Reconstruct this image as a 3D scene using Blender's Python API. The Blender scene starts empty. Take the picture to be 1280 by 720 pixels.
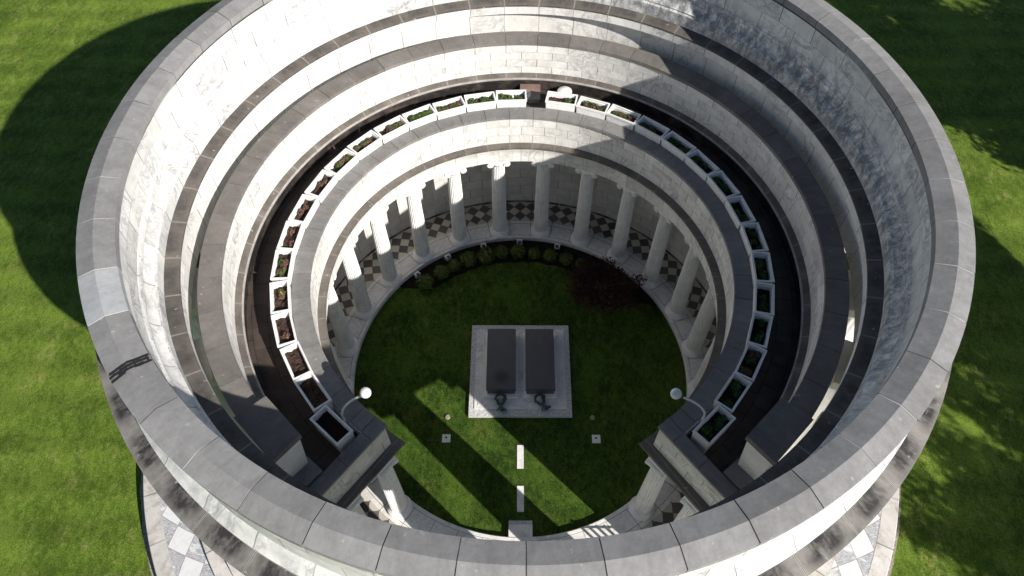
import bpy, bmesh, math, random
from mathutils import Vector, Matrix, noise
from math import sin, cos, pi, radians as R, degrees, sqrt, atan2, asin
random.seed(7)
scene = bpy.context.scene
COL = scene.collection

# ------------------------------------------------------------------ helpers
def tag(o, label=None, cat=None, group=None, kind=None):
    if label: o['label'] = label
    if cat: o['category'] = cat
    if group: o['group'] = group
    if kind: o['kind'] = kind
    return o

def empty(name, loc=(0, 0, 0), rz=0.0):
    o = bpy.data.objects.new(name, None); COL.objects.link(o)
    o.location = loc; o.rotation_euler = (0, 0, rz); o.empty_display_size = .3
    return o

def copy_tree(o, parent=None):
    kids = [c for c in o.children]
    c = o.copy(); COL.objects.link(c)
    if parent: c.parent = parent
    for k in kids: copy_tree(k, c)
    return c

class MB:
    """collects geometry of one mesh object"""
    def __init__(s): s.v = []; s.f = []; s.uv = []; s.mi = []; s.c = 0
    def face(s, pts, uv=None, mi=0):
        n = len(s.v); s.v += [tuple(p) for p in pts]; s.f.append(tuple(range(n, n + len(pts))))
        s.uv += (uv if uv else [(0.37, .5)] * len(pts)); s.mi.append(mi)
    def mesh(s, verts, faces, mi=0, M=None):
        n = len(s.v)
        s.v += [tuple((M @ Vector(v)) if M else v) for v in verts]
        for f in faces:
            s.f.append(tuple(n + i for i in f)); s.uv += [(0.37, .5)] * len(f); s.mi.append(mi)
    def box(s, x0, x1, y0, y1, z0, z1, M=None, mi=0, top=None):
        tx0, tx1, ty0, ty1 = top if top else (x0, x1, y0, y1)
        v = [(x0, y0, z0), (x1, y0, z0), (x1, y1, z0), (x0, y1, z0), (tx0, ty0, z1), (tx1, ty0, z1), (tx1, ty1, z1), (tx0, ty1, z1)]
        s.mesh(v, [(3, 2, 1, 0), (4, 5, 6, 7), (0, 1, 5, 4), (1, 2, 6, 5), (2, 3, 7, 6), (3, 0, 4, 7)], mi, M)
    def lathe(s, prof, n=32, M=None, mi=0, rad=None, cap=True):
        """prof [(r,z)] bottom to top; rad(a, k) multiplies the radius"""
        v = []; f = []
        for k, (r, z) in enumerate(prof):
            for i in range(n):
                a = 2 * pi * i / n; q = r * (rad(i, k) if rad else 1)
                v.append((q * cos(a), q * sin(a), z))
        for k in range(len(prof) - 1):
            for i in range(n):
                j = (i + 1) % n
                f.append((k * n + i, k * n + j, (k + 1) * n + j, (k + 1) * n + i))
        if cap:
            f.append(tuple(range(n - 1, -1, -1))); m = (len(prof) - 1) * n; f.append(tuple(range(m, m + n)))
        s.mesh(v, f, mi, M)
    def tube(s, path, r, n=10, mi=0, cap=True):
        P = [Vector(p) for p in path]; v = []; f = []
        rr = r if isinstance(r, (list, tuple)) else [r] * len(P)
        up = Vector((0.013, .021, 1))
        for k, p in enumerate(P):
            t = (P[min(k + 1, len(P) - 1)] - P[max(k - 1, 0)]).normalized()
            a = t.cross(up)
            if a.length < .05: a = t.cross(Vector((1, 0, 0)))
            a.normalize(); b = t.cross(a)
            for i in range(n):
                w = 2 * pi * i / n; v.append(p + rr[k] * (cos(w) * a + sin(w) * b))
        for k in range(len(P) - 1):
            for i in range(n):
                j = (i + 1) % n
                f.append((k * n + i, k * n + j, (k + 1) * n + j, (k + 1) * n + i))
        if cap:
            f.append(tuple(range(n - 1, -1, -1))); m = (len(P) - 1) * n; f.append(tuple(range(m, m + n)))
        s.mesh(v, f, mi)
    def sphere(s, c, r, n=20, m=12, mi=0, sq=(1, 1, 1)):
        prof = [(max(r * sin(pi * k / m), .0005), -r * cos(pi * k / m)) for k in range(m + 1)]
        s.lathe(prof, n, Matrix.Translation(c) @ Matrix.Diagonal((*sq, 1)), mi)
    def build(s, name, mat, parent=None, smooth=35, loc=None):
        me = bpy.data.meshes.new(name); me.from_pydata(s.v, [], s.f); me.update()
        ul = me.uv_layers.new(name='UVMap')
        flat = [c for p in s.uv for c in p]
        if len(flat) == 2 * len(ul.data): ul.data.foreach_set('uv', flat)
        for m in (mat if isinstance(mat, (list, tuple)) else [mat]): me.materials.append(m)
        if any(s.mi): me.polygons.foreach_set('material_index', s.mi)
        if smooth:
            me.polygons.foreach_set('use_smooth', [True] * len(me.polygons)); me.set_sharp_from_angle(angle=R(smooth))
        o = bpy.data.objects.new(name, me); COL.objects.link(o)
        if parent: o.parent = parent
        if loc: o.location = loc
        return o

def pol(r, deg, z=0.0): return Vector((r * cos(R(deg)), r * sin(R(deg)), z))

def ring(prof, t0=-180.0, t1=180.0, e=None, step=1.875, uoff=0.0, vs=None, mb=None, half=False, ea=None, eb=None):
    """closed polygon profile [(r,z)] (counter-clockwise in the r,z plane seen with r right, z up) swept round the axis.
    e: the two end planes lie parallel to the radial planes t0,t1, moved outwards by e metres.
    vs: {segment index:(va,vb)} course numbers for the joint pattern."""
    mb = mb or MB(); vs = vs or {}
    full = e is None and abs((t1 - t0) - 360) < 1e-6
    def ends(r):
        if full: return t0, t1
        q = degrees(asin((e or 0) / r)); return t0 - q, t1 + q
    n = max(1, int(round((t1 - t0) / step)))
    m = len(prof)
    base = len(mb.v); cols = []
    for i in range(n + (0 if full else 1)):
        for (r, z) in prof:
            a, b = ends(r); t = a + (b - a) * i / n
            mb.v.append((r * cos(R(t)), r * sin(R(t)), z))
    def u(i, r):
        a, b = ends(r); return (a + (b - a) * i / n) / 7.5 + uoff + (.5 if half else 0) + 200
    for i in range(n):
        j = (i + 1) % n if full else i + 1
        for k in range(m):
            l = (k + 1) % m
            va, vb = vs.get(k, (.5, .5))
            mb.f.append((base + i * m + k, base + i * m + l, base + j * m + l, base + j * m + k))
            mb.uv += [(u(i, prof[k][0]), va), (u(i, prof[l][0]), vb), (u(i + 1, prof[l][0]), vb), (u(i + 1, prof[k][0]), va)]; mb.mi.append(0)
    if not full:
        for i, rev in ((0, True), (n, False)):
            idx = [base + i * m + k for k in range(m)]
            uvs = [(prof[k][0] / 1.05 + 100, prof[k][1] / .55 + 50) for k in range(m)]
            if rev: idx = idx[::-1]; uvs = uvs[::-1]
            mb.f.append(tuple(idx)); mb.uv += uvs; mb.mi.append(0)
    return mb

# ------------------------------------------------------------------ materials
class NT:
    def __init__(s, name):
        s.m = bpy.data.materials.new(name); s.m.use_nodes = True; s.t = s.m.node_tree; s.t.nodes.clear()
        s.out = s.n('ShaderNodeOutputMaterial'); s.b = s.n('ShaderNodeBsdfPrincipled'); s.l(s.b, 0, s.out, 0)
    def n(s, ty, **kw):
        x = s.t.nodes.new(ty)
        for k, v in kw.items(): setattr(x, k, v)
        return x
    def l(s, a, ao, b, bi):
        a_ = a.outputs[ao]; b_ = b.inputs[bi]; s.t.links.new(a_, b_)
    def plug(s, node, key, val):
        if isinstance(val, tuple) and len(val) == 2 and hasattr(val[0], 'outputs'): s.l(val[0], val[1], node, key)
        elif hasattr(val, 'outputs'): s.l(val, 0, node, key)
        elif val is not None: node.inputs[key].default_value = val
    def obj(s): return (s.n('ShaderNodeTexCoord'), 'Object')
    def uv(s): return (s.n('ShaderNodeTexCoord'), 'UV')
    def gen(s): return (s.n('ShaderNodeObjectInfo'), 'Random')
    def noise(s, vec, scale, detail=4, rough=.55, dist=0):
        x = s.n('ShaderNodeTexNoise'); s.plug(x, 'Vector', vec); x.inputs['Scale'].default_value = scale
        x.inputs['Detail'].default_value = detail; x.inputs['Roughness'].default_value = rough; x.inputs['Distortion'].default_value = dist
        return (x, 'Fac')
    def ramp(s, fac, pts):
        x = s.n('ShaderNodeValToRGB'); s.plug(x, 'Fac', fac); e = x.color_ramp.elements
        while len(e) < len(pts): e.new(.5)
        for q, (p, c) in zip(e, pts):
            q.position = p; q.color = (c, c, c, 1) if not isinstance(c, tuple) else (*c, 1)
        return (x, 'Color')
    def mix(s, fac, a, b, mode='MIX'):
        x = s.n('ShaderNodeMix', data_type='RGBA', blend_type=mode)
        s.plug(x, 0, fac)
        for k, v in ((6, a), (7, b)):
            if isinstance(v, tuple) and len(v) == 3: v = (*v, 1)
            s.plug(x, k, v) if not (isinstance(v, tuple) and len(v) == 4) else setattr(x.inputs[k], 'default_value', v)
        return (x, 2)
    def math(s, op, a, b=None, c=None):
        x = s.n('ShaderNodeMath', operation=op); s.plug(x, 0, a)
        if b is not None: s.plug(x, 1, b)
        if c is not None: s.plug(x, 2, c)
        return (x, 0)
    def vmath(s, op, a, b=None, sc=None):
        x = s.n('ShaderNodeVectorMath', operation=op); s.plug(x, 0, a)
        if b is not None: s.plug(x, 1, b)
        if sc is not None: s.plug(x, 3, sc)
        return (x, 0)
    def bump(s, h, strength=.3, dist=.02):
        x = s.n('ShaderNodeBump'); s.plug(x, 'Height', h); x.inputs['Strength'].default_value = strength; x.inputs['Distance'].default_value = dist
        s.l(x, 0, s.b, 'Normal')
    def fin(s, col, rough=.7, spec=.3):
        if isinstance(col, tuple) and len(col) == 3: col = (*col, 1)
        if isinstance(col, tuple) and len(col) == 4: s.b.inputs['Base Color'].default_value = col
        else: s.plug(s.b, 'Base Color', col)
        s.plug(s.b, 'Roughness', rough); s.b.inputs['Specular IOR Level'].default_value = spec
        return s.m

def marble(name, base=(.80, .79, .76), vein=(.36, .36, .37), joints=True, vein_amt=.55, stain=.35, stretch=1.0, mort=.012, dirt=(.33, .31, .28), jamt=.95, band=False):
    t = NT(name); o = t.obj(); c = o
    if joints:
        bk = t.n('ShaderNodeTexBrick', offset=.5, offset_frequency=2); t.plug(bk, 'Vector', t.uv())
        for k, v in (('Scale', 1), ('Mortar Size', mort), ('Mortar Smooth', .1), ('Bias', 0), ('Brick Width', 1), ('Row Height', 1)): bk.inputs[k].default_value = v
        bk.inputs['Color1'].default_value = (0, 0, 0, 1); bk.inputs['Color2'].default_value = (1, 1, 1, 1); bk.inputs['Mortar'].default_value = (.5, .5, .5, 1)
        rnd = (bk, 'Color')
        off = t.vmath('SCALE', rnd, sc=37.0); c = t.vmath('ADD', o, off)
    n1 = t.noise(c, .9, 7, .6, 1.6)
    v1 = t.ramp(n1, [(.455, 0.), (.5, 1.), (.545, 0.)])
    n2 = t.noise(t.vmath('ADD', c, (3.1, 7.7, 1.3)), 2.3, 8, .62, 2.2)
    v2 = t.ramp(n2, [(.47, 0.), (.5, 1.), (.53, 0.)])
    amt = t.ramp(t.noise(c, .55, 2), [(.42, 0.), (.66, 1.)])
    v = t.math('MULTIPLY', t.math('MAXIMUM', v1, t.math('MULTIPLY', v2, .7)), t.math('ADD', t.math('MULTIPLY', amt, .85), .15))
    col = t.mix(t.math('MULTIPLY', v, vein_amt), base, vein)
    cloud = t.ramp(t.noise(c, 1.7, 6, .6, .6), [(.35, .86), (.7, 1.04)])
    col = t.mix(1.0, col, cloud, 'MULTIPLY')
    if joints: col = t.mix(1.0, col, t.ramp(rnd, [(0, .84), (1, 1.04)]), 'MULTIPLY')
    # weathering: runs down the face and drifts of lichen
    mp = t.n('ShaderNodeMapping'); t.plug(mp, 'Vector', o); mp.inputs['Scale'].default_value = (1.3, 1.3, .28)
    st = t.ramp(t.noise((mp, 0), 1.3, 8, .7, .3), [(.50, 0.), (.72, 1.)])
    col = t.mix(t.math('MULTIPLY', st, stain), col, dirt)
    if band:
        # old grey weathering caught on the mouldings, heaviest round the side that stays damp
        sp = t.n('ShaderNodeSeparateXYZ'); t.plug(sp, 0, o)
        zz = t.ramp(t.math('DIVIDE', t.math('SUBTRACT', (sp, 2), 10.3), 2.6), [(.02, .55), (.16, 1.), (.42, .95), (.60, .12), (.9, .0)])
        an = t.math('DIVIDE', t.math('ARCTAN2', (sp, 1), (sp, 0)), pi)
        ang = t.ramp(t.math('ABSOLUTE', t.math('SUBTRACT', an, .13)), [(.0, 1.), (.28, .85), (.48, .12)])
        mq = t.n('ShaderNodeMapping'); t.plug(mq, 'Vector', o); mq.inputs['Scale'].default_value = (1.5, 1.5, .8)
        ns = t.ramp(t.noise((mq, 0), 2.6, 10, .78, .3), [(.40, 0.), (.57, 1.)])
        col = t.mix(t.math('MULTIPLY', t.math('MULTIPLY', zz, ang), t.math('MULTIPLY', ns, .92)), col, (.11, .115, .135))
    if joints: col = t.mix(t.math('MULTIPLY', (bk, 'Fac'), t.math('MULTIPLY', t.ramp(t.noise(o, .7, 3), [(.38, .5), (.6, 1.)]), jamt)), col, (.17, .16, .15))
    t.bump(t.noise(o, 14, 5, .6), .15, .01)
    return t.fin(col, .55, .35)

def stone(name, base, var=.22, streak=0.0, streakcol=(.06, .055, .05), per=True, joints=False, rough=.8):
    t = NT(name); o = t.obj()
    n = t.noise(o, .9, 6, .62, .4); m = t.noise(o, 9, 6, .7)
    col = t.mix(1.0, base, t.ramp(n, [(.3, 1 - var), (.7, 1 + var)]), 'MULTIPLY')
    col = t.mix(1.0, col, t.ramp(m, [(.3, .9), (.7, 1.08)]), 'MULTIPLY')
    if per:
        col = t.mix(1.0, col, t.ramp(t.gen(), [(0, .9), (1, 1.08)]), 'MULTIPLY')
    if streak:
        uv = t.uv(); sp = t.n('ShaderNodeSeparateXYZ'); t.plug(sp, 0, uv)
        cb = t.n('ShaderNodeCombineXYZ'); t.plug(cb, 0, t.math('MULTIPLY', (sp, 0), 6.0)); t.plug(cb, 1, t.math('MULTIPLY', (sp, 1), 1.4))
        s1 = t.noise((cb, 0), 1.1, 7, .65, .25)
        # darker towards the middle of each block, paler beside the lead joints
        fr = t.math('ABSOLUTE', t.math('SUBTRACT', t.math('FRACT', (sp, 0)), .5))
        blk = t.ramp(t.math('ADD', fr, t.math('MULTIPLY', t.math('SUBTRACT', t.noise(o, 1.7, 4), .5), .5)), [(.18, 1.), (.44, .1)])
        f = t.math('MULTIPLY', t.math('MULTIPLY', t.ramp(s1, [(.30, .15), (.56, 1.)]), blk), streak)
        f = t.math('MULTIPLY', f, t.ramp((sp, 1), [(.18, .25), (.42, 1.)]))
        f = t.math('MAXIMUM', f, t.math('MULTIPLY', t.ramp(t.noise(o, 1.1, 5, .6), [(.50, 0.), (.68, 1.)]), streak * .45))
        col = t.mix(f, col, streakcol)
        jn = t.math('GREATER_THAN', fr, .487)
        jn2 = t.math('GREATER_THAN', fr, .4945)
        col = t.mix(jn, col, (.42, .40, .37)); col = t.mix(jn2, col, (.05, .05, .05))
    # water marks running across the stone, lichen spots and bird lime
    sx = t.n('ShaderNodeSeparateXYZ'); t.plug(sx, 0, o)
    an = t.math('ARCTAN2', (sx, 1), (sx, 0)); rr = t.math('SQRT', t.math('ADD', t.math('POWER', (sx, 0), 2), t.math('POWER', (sx, 1), 2)))
    cc = t.n('ShaderNodeCombineXYZ'); t.plug(cc, 0, t.math('MULTIPLY', an, 26.0)); t.plug(cc, 1, t.math('MULTIPLY', rr, 1.1))
    wm = t.ramp(t.noise((cc, 0), 1.2, 8, .68, .4), [(.42, 0.), (.72, .55)])
    col = t.mix(wm, col, t.mix(1.0, col, (.55, .54, .53), 'MULTIPLY'))
    sp_ = t.ramp(t.noise(o, 5.5, 3, .5), [(.69, 0.), (.74, .6)])
    col = t.mix(sp_, col, (.42, .41, .38))
    t.bump(m, .35, .015)
    return t.fin(col, rough, .3)

def simple_(name, c):
    t = NT(name); return t.fin(t.mix(1.0, c, t.ramp(t.noise(t.obj(), 2.5, 6, .7), [(.3, .55), (.7, 1.15)]), 'MULTIPLY'), .7)
M = {}
M['marble_wall'] = marble('marble_wall_blocks', stain=.45, vein_amt=.85, dirt=(.42, .40, .38))
M['marble_attic'] = marble('marble_attic_blocks', base=(.80, .795, .765), vein=(.33, .33, .35), vein_amt=.95, stain=.5, dirt=(.38, .38, .40), band=True)
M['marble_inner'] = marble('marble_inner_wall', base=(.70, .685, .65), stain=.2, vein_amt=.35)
M['marble_plain'] = marble('marble_plain', joints=False, base=(.86, .85, .83), vein_amt=.22, stain=.12)
M['marble_old'] = marble('marble_weathered', joints=False, base=(.76, .75, .73), vein_amt=.6, stain=.5)
M['coping'] = stone('grey_coping_stone', (.262, .259, .257), .13)
M['coping_pale'] = stone('pale_replacement_stone', (.40, .41, .42), .06, per=False)
M['roof_stone'] = stone('grey_roof_stone', (.185, .172, .160), .17)
M['roof_inner'] = stone('grey_parapet_stone', (.215, .208, .202), .14)
M['cornice'] = stone('stained_cornice_stone', (.235, .222, .208), .18, streak=1.0, streakcol=(.035, .033, .033), per=False)
M['ledge'] = stone('stained_ledge_stone', (.135, .120, .105), .25, streak=.7, streakcol=(.05, .048, .048), per=False)
M['mould'] = stone('grey_moulding_stone', (.155, .138, .122), .28, streak=.5, streakcol=(.06, .052, .046), per=False)
tm = NT('lime_joint'); M['mortar'] = tm.fin(tm.mix(tm.ramp(tm.noise(tm.obj(), .16, 2), [(.46, 0.), (.54, 1.)]), (.05, .048, .045), (.62, .60, .57)), .8)
M['lit_nosing'] = simple_('painted_sunlit_nosing', (.38, .36, .34)); M['tar'] = NT('tar_patch').fin((.025, .024, .024), .6)  # nosing colour is paler than the moulding to paint in sunlight

def terrace_mat():
    t = NT('dark_terrace_paving'); o = t.obj()
    bk = t.n('ShaderNodeTexBrick', offset=.5); t.plug(bk, 'Vector', t.uv())
    for k, v in (('Scale', 1.0), ('Mortar Size', .012), ('Brick Width', .75), ('Row Height', .5)): bk.inputs[k].default_value = v
    bk.inputs['Color1'].default_value = (.048, .037, .031, 1); bk.inputs['Color2'].default_value = (.066, .051, .043, 1); bk.inputs['Mortar'].default_value = (.014, .012, .012, 1)
    col = t.mix(t.ramp(t.noise(o, 1.6, 6, .65), [(.45, 0.), (.7, .7)]), (bk, 0), (.095, .075, .062))
    return t.fin(col, .75, .25)
M['terrace'] = terrace_mat()

def checker_mat():
    """diamonds of dark and pale marble in a polar band between pale borders"""
    t = NT('checker_marble_floor'); o = t.obj()
    sp = t.n('ShaderNodeSeparateXYZ'); t.plug(sp, 0, o)
    r = t.math('SQRT', t.math('ADD', t.math('POWER', (sp, 0), 2), t.math('POWER', (sp, 1), 2)))
    a = t.math('ARCTAN2', (sp, 1), (sp, 0))
    u = t.math('DIVIDE', a, R(3.75)); v = t.math('DIVIDE', t.math('SUBTRACT', r, 8.02), .56)
    p = t.math('FLOOR', t.math('ADD', t.math('ADD', u, v), 1000)); q = t.math('FLOOR', t.math('ADD', t.math('SUBTRACT', u, v), 1000))
    ch = t.math('MODULO', t.math('ADD', p, q), 2)
    # the diamonds: squares of the rotated lattice
    p2 = t.math('FLOOR', t.math('ADD', t.math('ADD', u, v), 1000.0)); par = t.math('MODULO', p2, 2)
    cb = t.n('ShaderNodeCombineXYZ'); t.plug(cb, 0, p); t.plug(cb, 1, q)
    wn = t.n('ShaderNodeTexWhiteNoise'); t.plug(wn, 'Vector', (cb, 0))
    dark = t.mix((wn, 'Value'), (.075, .07, .068), (.14, .125, .115))
    lite = t.mix((wn, 'Value'), (.42, .39, .34), (.60, .56, .50))
    tile = t.mix(ch, lite, dark)
    # grout
    def edge(x): 
        f = t.math('FRACT', x); return t.math('MINIMUM', f, t.math('SUBTRACT', 1.0, f))
    g = t.math('LESS_THAN', t.math('MINIMUM', edge(t.math('ADD', t.math('ADD', u, v), 1000)), edge(t.math('ADD', t.math('SUBTRACT', u, v), 1000))), .028)
    tile = t.mix(g, tile, (.13, .12, .11))
    # pale border slabs with joints
    n1 = t.ramp(t.noise(o, 1.5, 7, .6, 1.8), [(.44, 0.), (.5, 1.), (.56, 0.)])
    border = t.mix(t.math('MULTIPLY', n1, .4), (.76, .745, .72), (.42, .42, .42))
    border = t.mix(1.0, border, t.ramp(t.noise(o, .8, 5), [(.3, .8), (.7, 1.05)]), 'MULTIPLY')
    k = t.math('FRACT', t.math('ADD', t.math('DIVIDE', a, R(15.0)), 50.0))
    j1 = t.math('LESS_THAN', t.math('ABSOLUTE', t.math('SUBTRACT', k, .25)), .006)
    j2 = t.math('LESS_THAN', t.math('ABSOLUTE', t.math('SUBTRACT', k, .75)), .006)
    jr = t.math('LESS_THAN', t.math('ABSOLUTE', t.math('SUBTRACT', r, 7.80)), .012)
    jr2 = t.math('LESS_THAN', t.math('ABSOLUTE', t.math('SUBTRACT', r, 7.12)), .010)
    jj = t.math('MAXIMUM', t.math('MAXIMUM', j1, j2), t.math('MAXIMUM', jr, jr2))
    border = t.mix(t.math('MULTIPLY', jj, .8), border, (.10, .09, .085))
    inb = t.math('MULTIPLY', t.math('GREATER_THAN', r, 7.98), t.math('LESS_THAN', r, 9.14))
    col = t.mix(inb, border, tile)
    return t.fin(col, .5, .35)
M['checker'] = checker_mat()

def paving_mat():
    """large diamonds of clear white and grey-veined marble laid in a ring"""
    t = NT('marble_paving'); o = t.obj()
    sp = t.n('ShaderNodeSeparateXYZ'); t.plug(sp, 0, o)
    r = t.math('SQRT', t.math('ADD', t.math('POWER', (sp, 0), 2), t.math('POWER', (sp, 1), 2)))
    a = t.math('ARCTAN2', (sp, 1), (sp, 0))
    u = t.math('DIVIDE', a, R(5.0)); v = t.math('DIVIDE', t.math('SUBTRACT', r, 13.62), 1.05)
    s1 = t.math('ADD', t.math('ADD', u, v), 1000); s2 = t.math('ADD', t.math('SUBTRACT', u, v), 1000)
    p = t.math('FLOOR', s1); q = t.math('FLOOR', s2); ch = t.math('MODULO', t.math('ADD', p, q), 2)
    cb = t.n('ShaderNodeCombineXYZ'); t.plug(cb, 0, p); t.plug(cb, 1, q)
    wn = t.n('ShaderNodeTexWhiteNoise'); t.plug(wn, 'Vector', (cb, 0))
    c = t.vmath('ADD', o, t.vmath('SCALE', (wn, 'Color'), sc=31.0))
    mp = t.n('ShaderNodeMapping'); t.plug(mp, 'Vector', c); mp.inputs['Scale'].default_value = (1.2, 3.4, 1)
    vr = t.n('ShaderNodeVectorRotate', rotation_type='Z_AXIS'); t.plug(vr, 'Vector', (mp, 0)); t.plug(vr, 'Angle', t.math('MULTIPLY', (wn, 'Value'), 6.0))
    veins = t.ramp(t.noise((vr, 0), .8, 8, .68, 1.8), [(.36, .0), (.44, .95), (.48, .2), (.53, .9), (.57, .35), (.64, 0.)])
    veins2 = t.ramp(t.noise(c, .9, 7, .6, 1.5), [(.46, 0.), (.5, .6), (.54, 0.)])
    grey = t.mix(veins, (.68, .68, .69), (.20, .21, .23)); lite = t.mix(t.math('MULTIPLY', veins2, .35), (.70, .70, .70), (.40, .41, .42))
    col = t.mix(ch, lite, grey)
    def edge(x):
        f = t.math('FRACT', x); return t.math('MINIMUM', f, t.math('SUBTRACT', 1.0, f))
    col = t.mix(t.math('LESS_THAN', t.math('MINIMUM', edge(s1), edge(s2)), .012), col, (.22, .20, .19))
    return t.fin(col, .5, .35)
M['paving'] = paving_mat()
M['curb'] = marble('curb_marble', base=(.66, .63, .59), stain=.95, vein_amt=.4, mort=.012, dirt=(.27, .225, .19))

def grass_mat(name, c1, c2, dry, dryamt, stripes=0.0, sc=1.0):
    t = NT(name); o = t.obj()
    mp = t.n('ShaderNodeMapping'); t.plug(mp, 'Vector', o); mp.inputs['Scale'].default_value = (1, .55, 1); mp.inputs['Rotation'].default_value = (0, 0, .35)
    a = t.noise(o, .35 * sc, 6, .65, .5); b = t.noise((mp, 0), 4.5 * sc, 6, .75, .4); c = t.noise(o, 26, 4, .8)
    f = t.math('ADD', t.math('MULTIPLY', a, .35), t.math('ADD', t.math('MULTIPLY', b, .4), t.math('MULTIPLY', c, .25)))
    col = t.mix(t.ramp(f, [(.44, 0.), (.56, 1.)]), c1, c2)
    d = t.ramp(t.noise(t.vmath('ADD', o, (11, 5, 2)), .8 * sc, 7, .72, .6), [(.52, 0.), (.68, 1.)])
    d = t.math('MULTIPLY', d, t.ramp(b, [(.42, .0), (.60, 1.)]))
    col = t.mix(t.math('MULTIPLY', d, dryamt), col, dry)
    if stripes:
        sp = t.n('ShaderNodeSeparateXYZ'); t.plug(sp, 0, o)
        w = t.math('SINE', t.math('ADD', t.math('MULTIPLY', (sp, 1), 3.4), t.math('MULTIPLY', t.noise(o, .12, 2), 1.2)))
        w2 = t.math('SINE', t.math('ADD', t.math('MULTIPLY', (sp, 0), 2.9), t.math('MULTIPLY', t.noise(o, .2, 2), 4.0)))
        w = t.math('ADD', t.math('MULTIPLY', w, .8), t.math('MULTIPLY', w2, .3))
        col = t.mix(1.0, col, t.ramp(t.math('ADD', t.math('MULTIPLY', w, .5), .5), [(0, 1 - stripes), (1, 1 + stripes)]), 'MULTIPLY')
    col = t.mix(1.0, col, t.ramp(c, [(.3, .45), (.7, 1.5)]), 'MULTIPLY')
    h = t.math('ADD', t.math('MULTIPLY', b, .5), c)
    t.bump(h, 1.0, .08)
    return t.fin(col, .85, .12)
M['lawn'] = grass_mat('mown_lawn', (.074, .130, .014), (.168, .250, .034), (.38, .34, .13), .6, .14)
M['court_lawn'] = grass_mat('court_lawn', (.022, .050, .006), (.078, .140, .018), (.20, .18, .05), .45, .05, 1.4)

def soil_mat(name, a, b):
    t = NT(name); o = t.obj(); n = t.noise(o, 13, 6, .75); col = t.mix(t.ramp(n, [(.35, 0.), (.65, 1.)]), a, b)
    t.bump(n, .9, .05); return t.fin(col, .95, .1)
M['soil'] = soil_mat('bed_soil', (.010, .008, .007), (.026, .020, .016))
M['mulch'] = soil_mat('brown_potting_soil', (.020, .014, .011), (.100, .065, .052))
M['gravel'] = soil_mat('pale_gravel', (.16, .13, .10), (.48, .44, .38))
M['rough_stone'] = soil_mat('rough_dressed_stone', (.36, .36, .36), (.72, .72, .72))
def simple(name, c, rough=.5, spec=.4, metal=0, noisy=.0):
    t = NT(name); 
    if noisy:
        col = t.mix(1.0, c, t.ramp(t.noise(t.obj(), 3, 6, .7), [(.3, 1 - noisy), (.7, 1 + noisy)]), 'MULTIPLY')
    else: col = c
    t.b.inputs['Metallic'].default_value = metal
    return t.fin(col, rough, spec)
M['white'] = simple('white_planter_paint', (.76, .76, .75), .55, noisy=.14)
M['post'] = simple('white_lamp_paint', (.74, .75, .76), .4)
M['globe'] = simple('frosted_lamp_globe', (.80, .80, .80), .2, .5, noisy=.1)
M['slab'] = simple('polished_black_granite', (.075, .075, .079), .30, .5, noisy=.15)
M['bronze'] = simple('verdigris_bronze', (.085, .12, .105), .6, .4, .3, noisy=.35)
M['iron'] = simple('black_iron', (.02, .02, .02), .5)
M['rust'] = simple('red_brown_hatch', (.23, .15, .13), .7, noisy=.2)
M['hatch'] = simple('grey_hatch_side', (.12, .12, .12), .7, noisy=.3)
M['vent'] = simple('white_vent_cap', (.72, .72, .70), .5)
M['bark'] = simple('bark', (.10, .075, .055), .9, .1, noisy=.4)
def leaf(name, a, b):
    t = NT(name); g = t.n('ShaderNodeNewGeometry')
    col = t.mix(t.noise(t.obj(), 2.2, 3), a, b); col = t.mix(1.0, col, t.ramp((g, 'Random Per Island'), [(0, .65), (1, 1.35)]), 'MULTIPLY')
    t.b.inputs['Subsurface Weight'].default_value = 0
    return t.fin(col, .6, .25)
M['leaf'] = leaf('tree_leaves', (.035, .075, .014), (.075, .13, .03))
M['box_leaf'] = leaf('boxwood_leaves', (.055, .085, .012), (.11, .15, .025))
M['maple'] = leaf('dark_red_leaves', (.028, .009, .008), (.055, .018, .015))
M['plant_green'] = leaf('planter_green_leaves', (.04, .085, .02), (.09, .15, .035))
M['plant_olive'] = leaf('planter_yellow_green_leaves', (.16, .18, .03), (.26, .26, .05))
M['plant_dark'] = leaf('planter_dark_leaves', (.035, .075, .018), (.09, .12, .03))
M['plant_brown'] = leaf('withered_leaves', (.10, .055, .035), (.19, .11, .08))

# ------------------------------------------------------------------ the ground
def disc(name, r0, r1, z, mat, n=192, rings=1):
    mb = MB(); rs = [r0 + (r1 - r0) * (k / rings) for k in range(rings + 1)]
    for i in range(n):
        a0, a1 = 2 * pi * i / n, 2 * pi * (i + 1) / n
        for k in range(rings):
            A, B = rs[k], rs[k + 1]
            if A <= 0: mb.face([(0, 0, z), (B * cos(a0), B * sin(a0), z), (B * cos(a1), B * sin(a1), z)])
            else: mb.face([(A * cos(a0), A * sin(a0), z), (B * cos(a0), B * sin(a0), z), (B * cos(a1), B * sin(a1), z), (A * cos(a1), A * sin(a1), z)])
    return mb.build(name, mat, smooth=0)
G = -2.1
tag(disc('lawn', 0, 600, G, M['lawn']), kind='structure')
# ragged gravel margin outside the kerb
mb = MB(); n = 360; pr = None
for i in range(n + 1):
    a = 2 * pi * i / n; w = .20 + .15 * noise.noise(Vector((cos(a) * 6, sin(a) * 6, 0))) + .05 * noise.noise(Vector((cos(a) * 40, sin(a) * 40, 3)))
    b = (15.82 + .12 + max(w, .03))
    cur = ((15.7 * cos(a), 15.7 * sin(a), G + .012), (b * cos(a), b * sin(a), G + .010))
    if pr: mb.face([pr[0], pr[1], cur[1], cur[0]])
    pr = cur
tag(mb.build('gravel_margin', M['gravel'], smooth=0), kind='structure')
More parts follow.
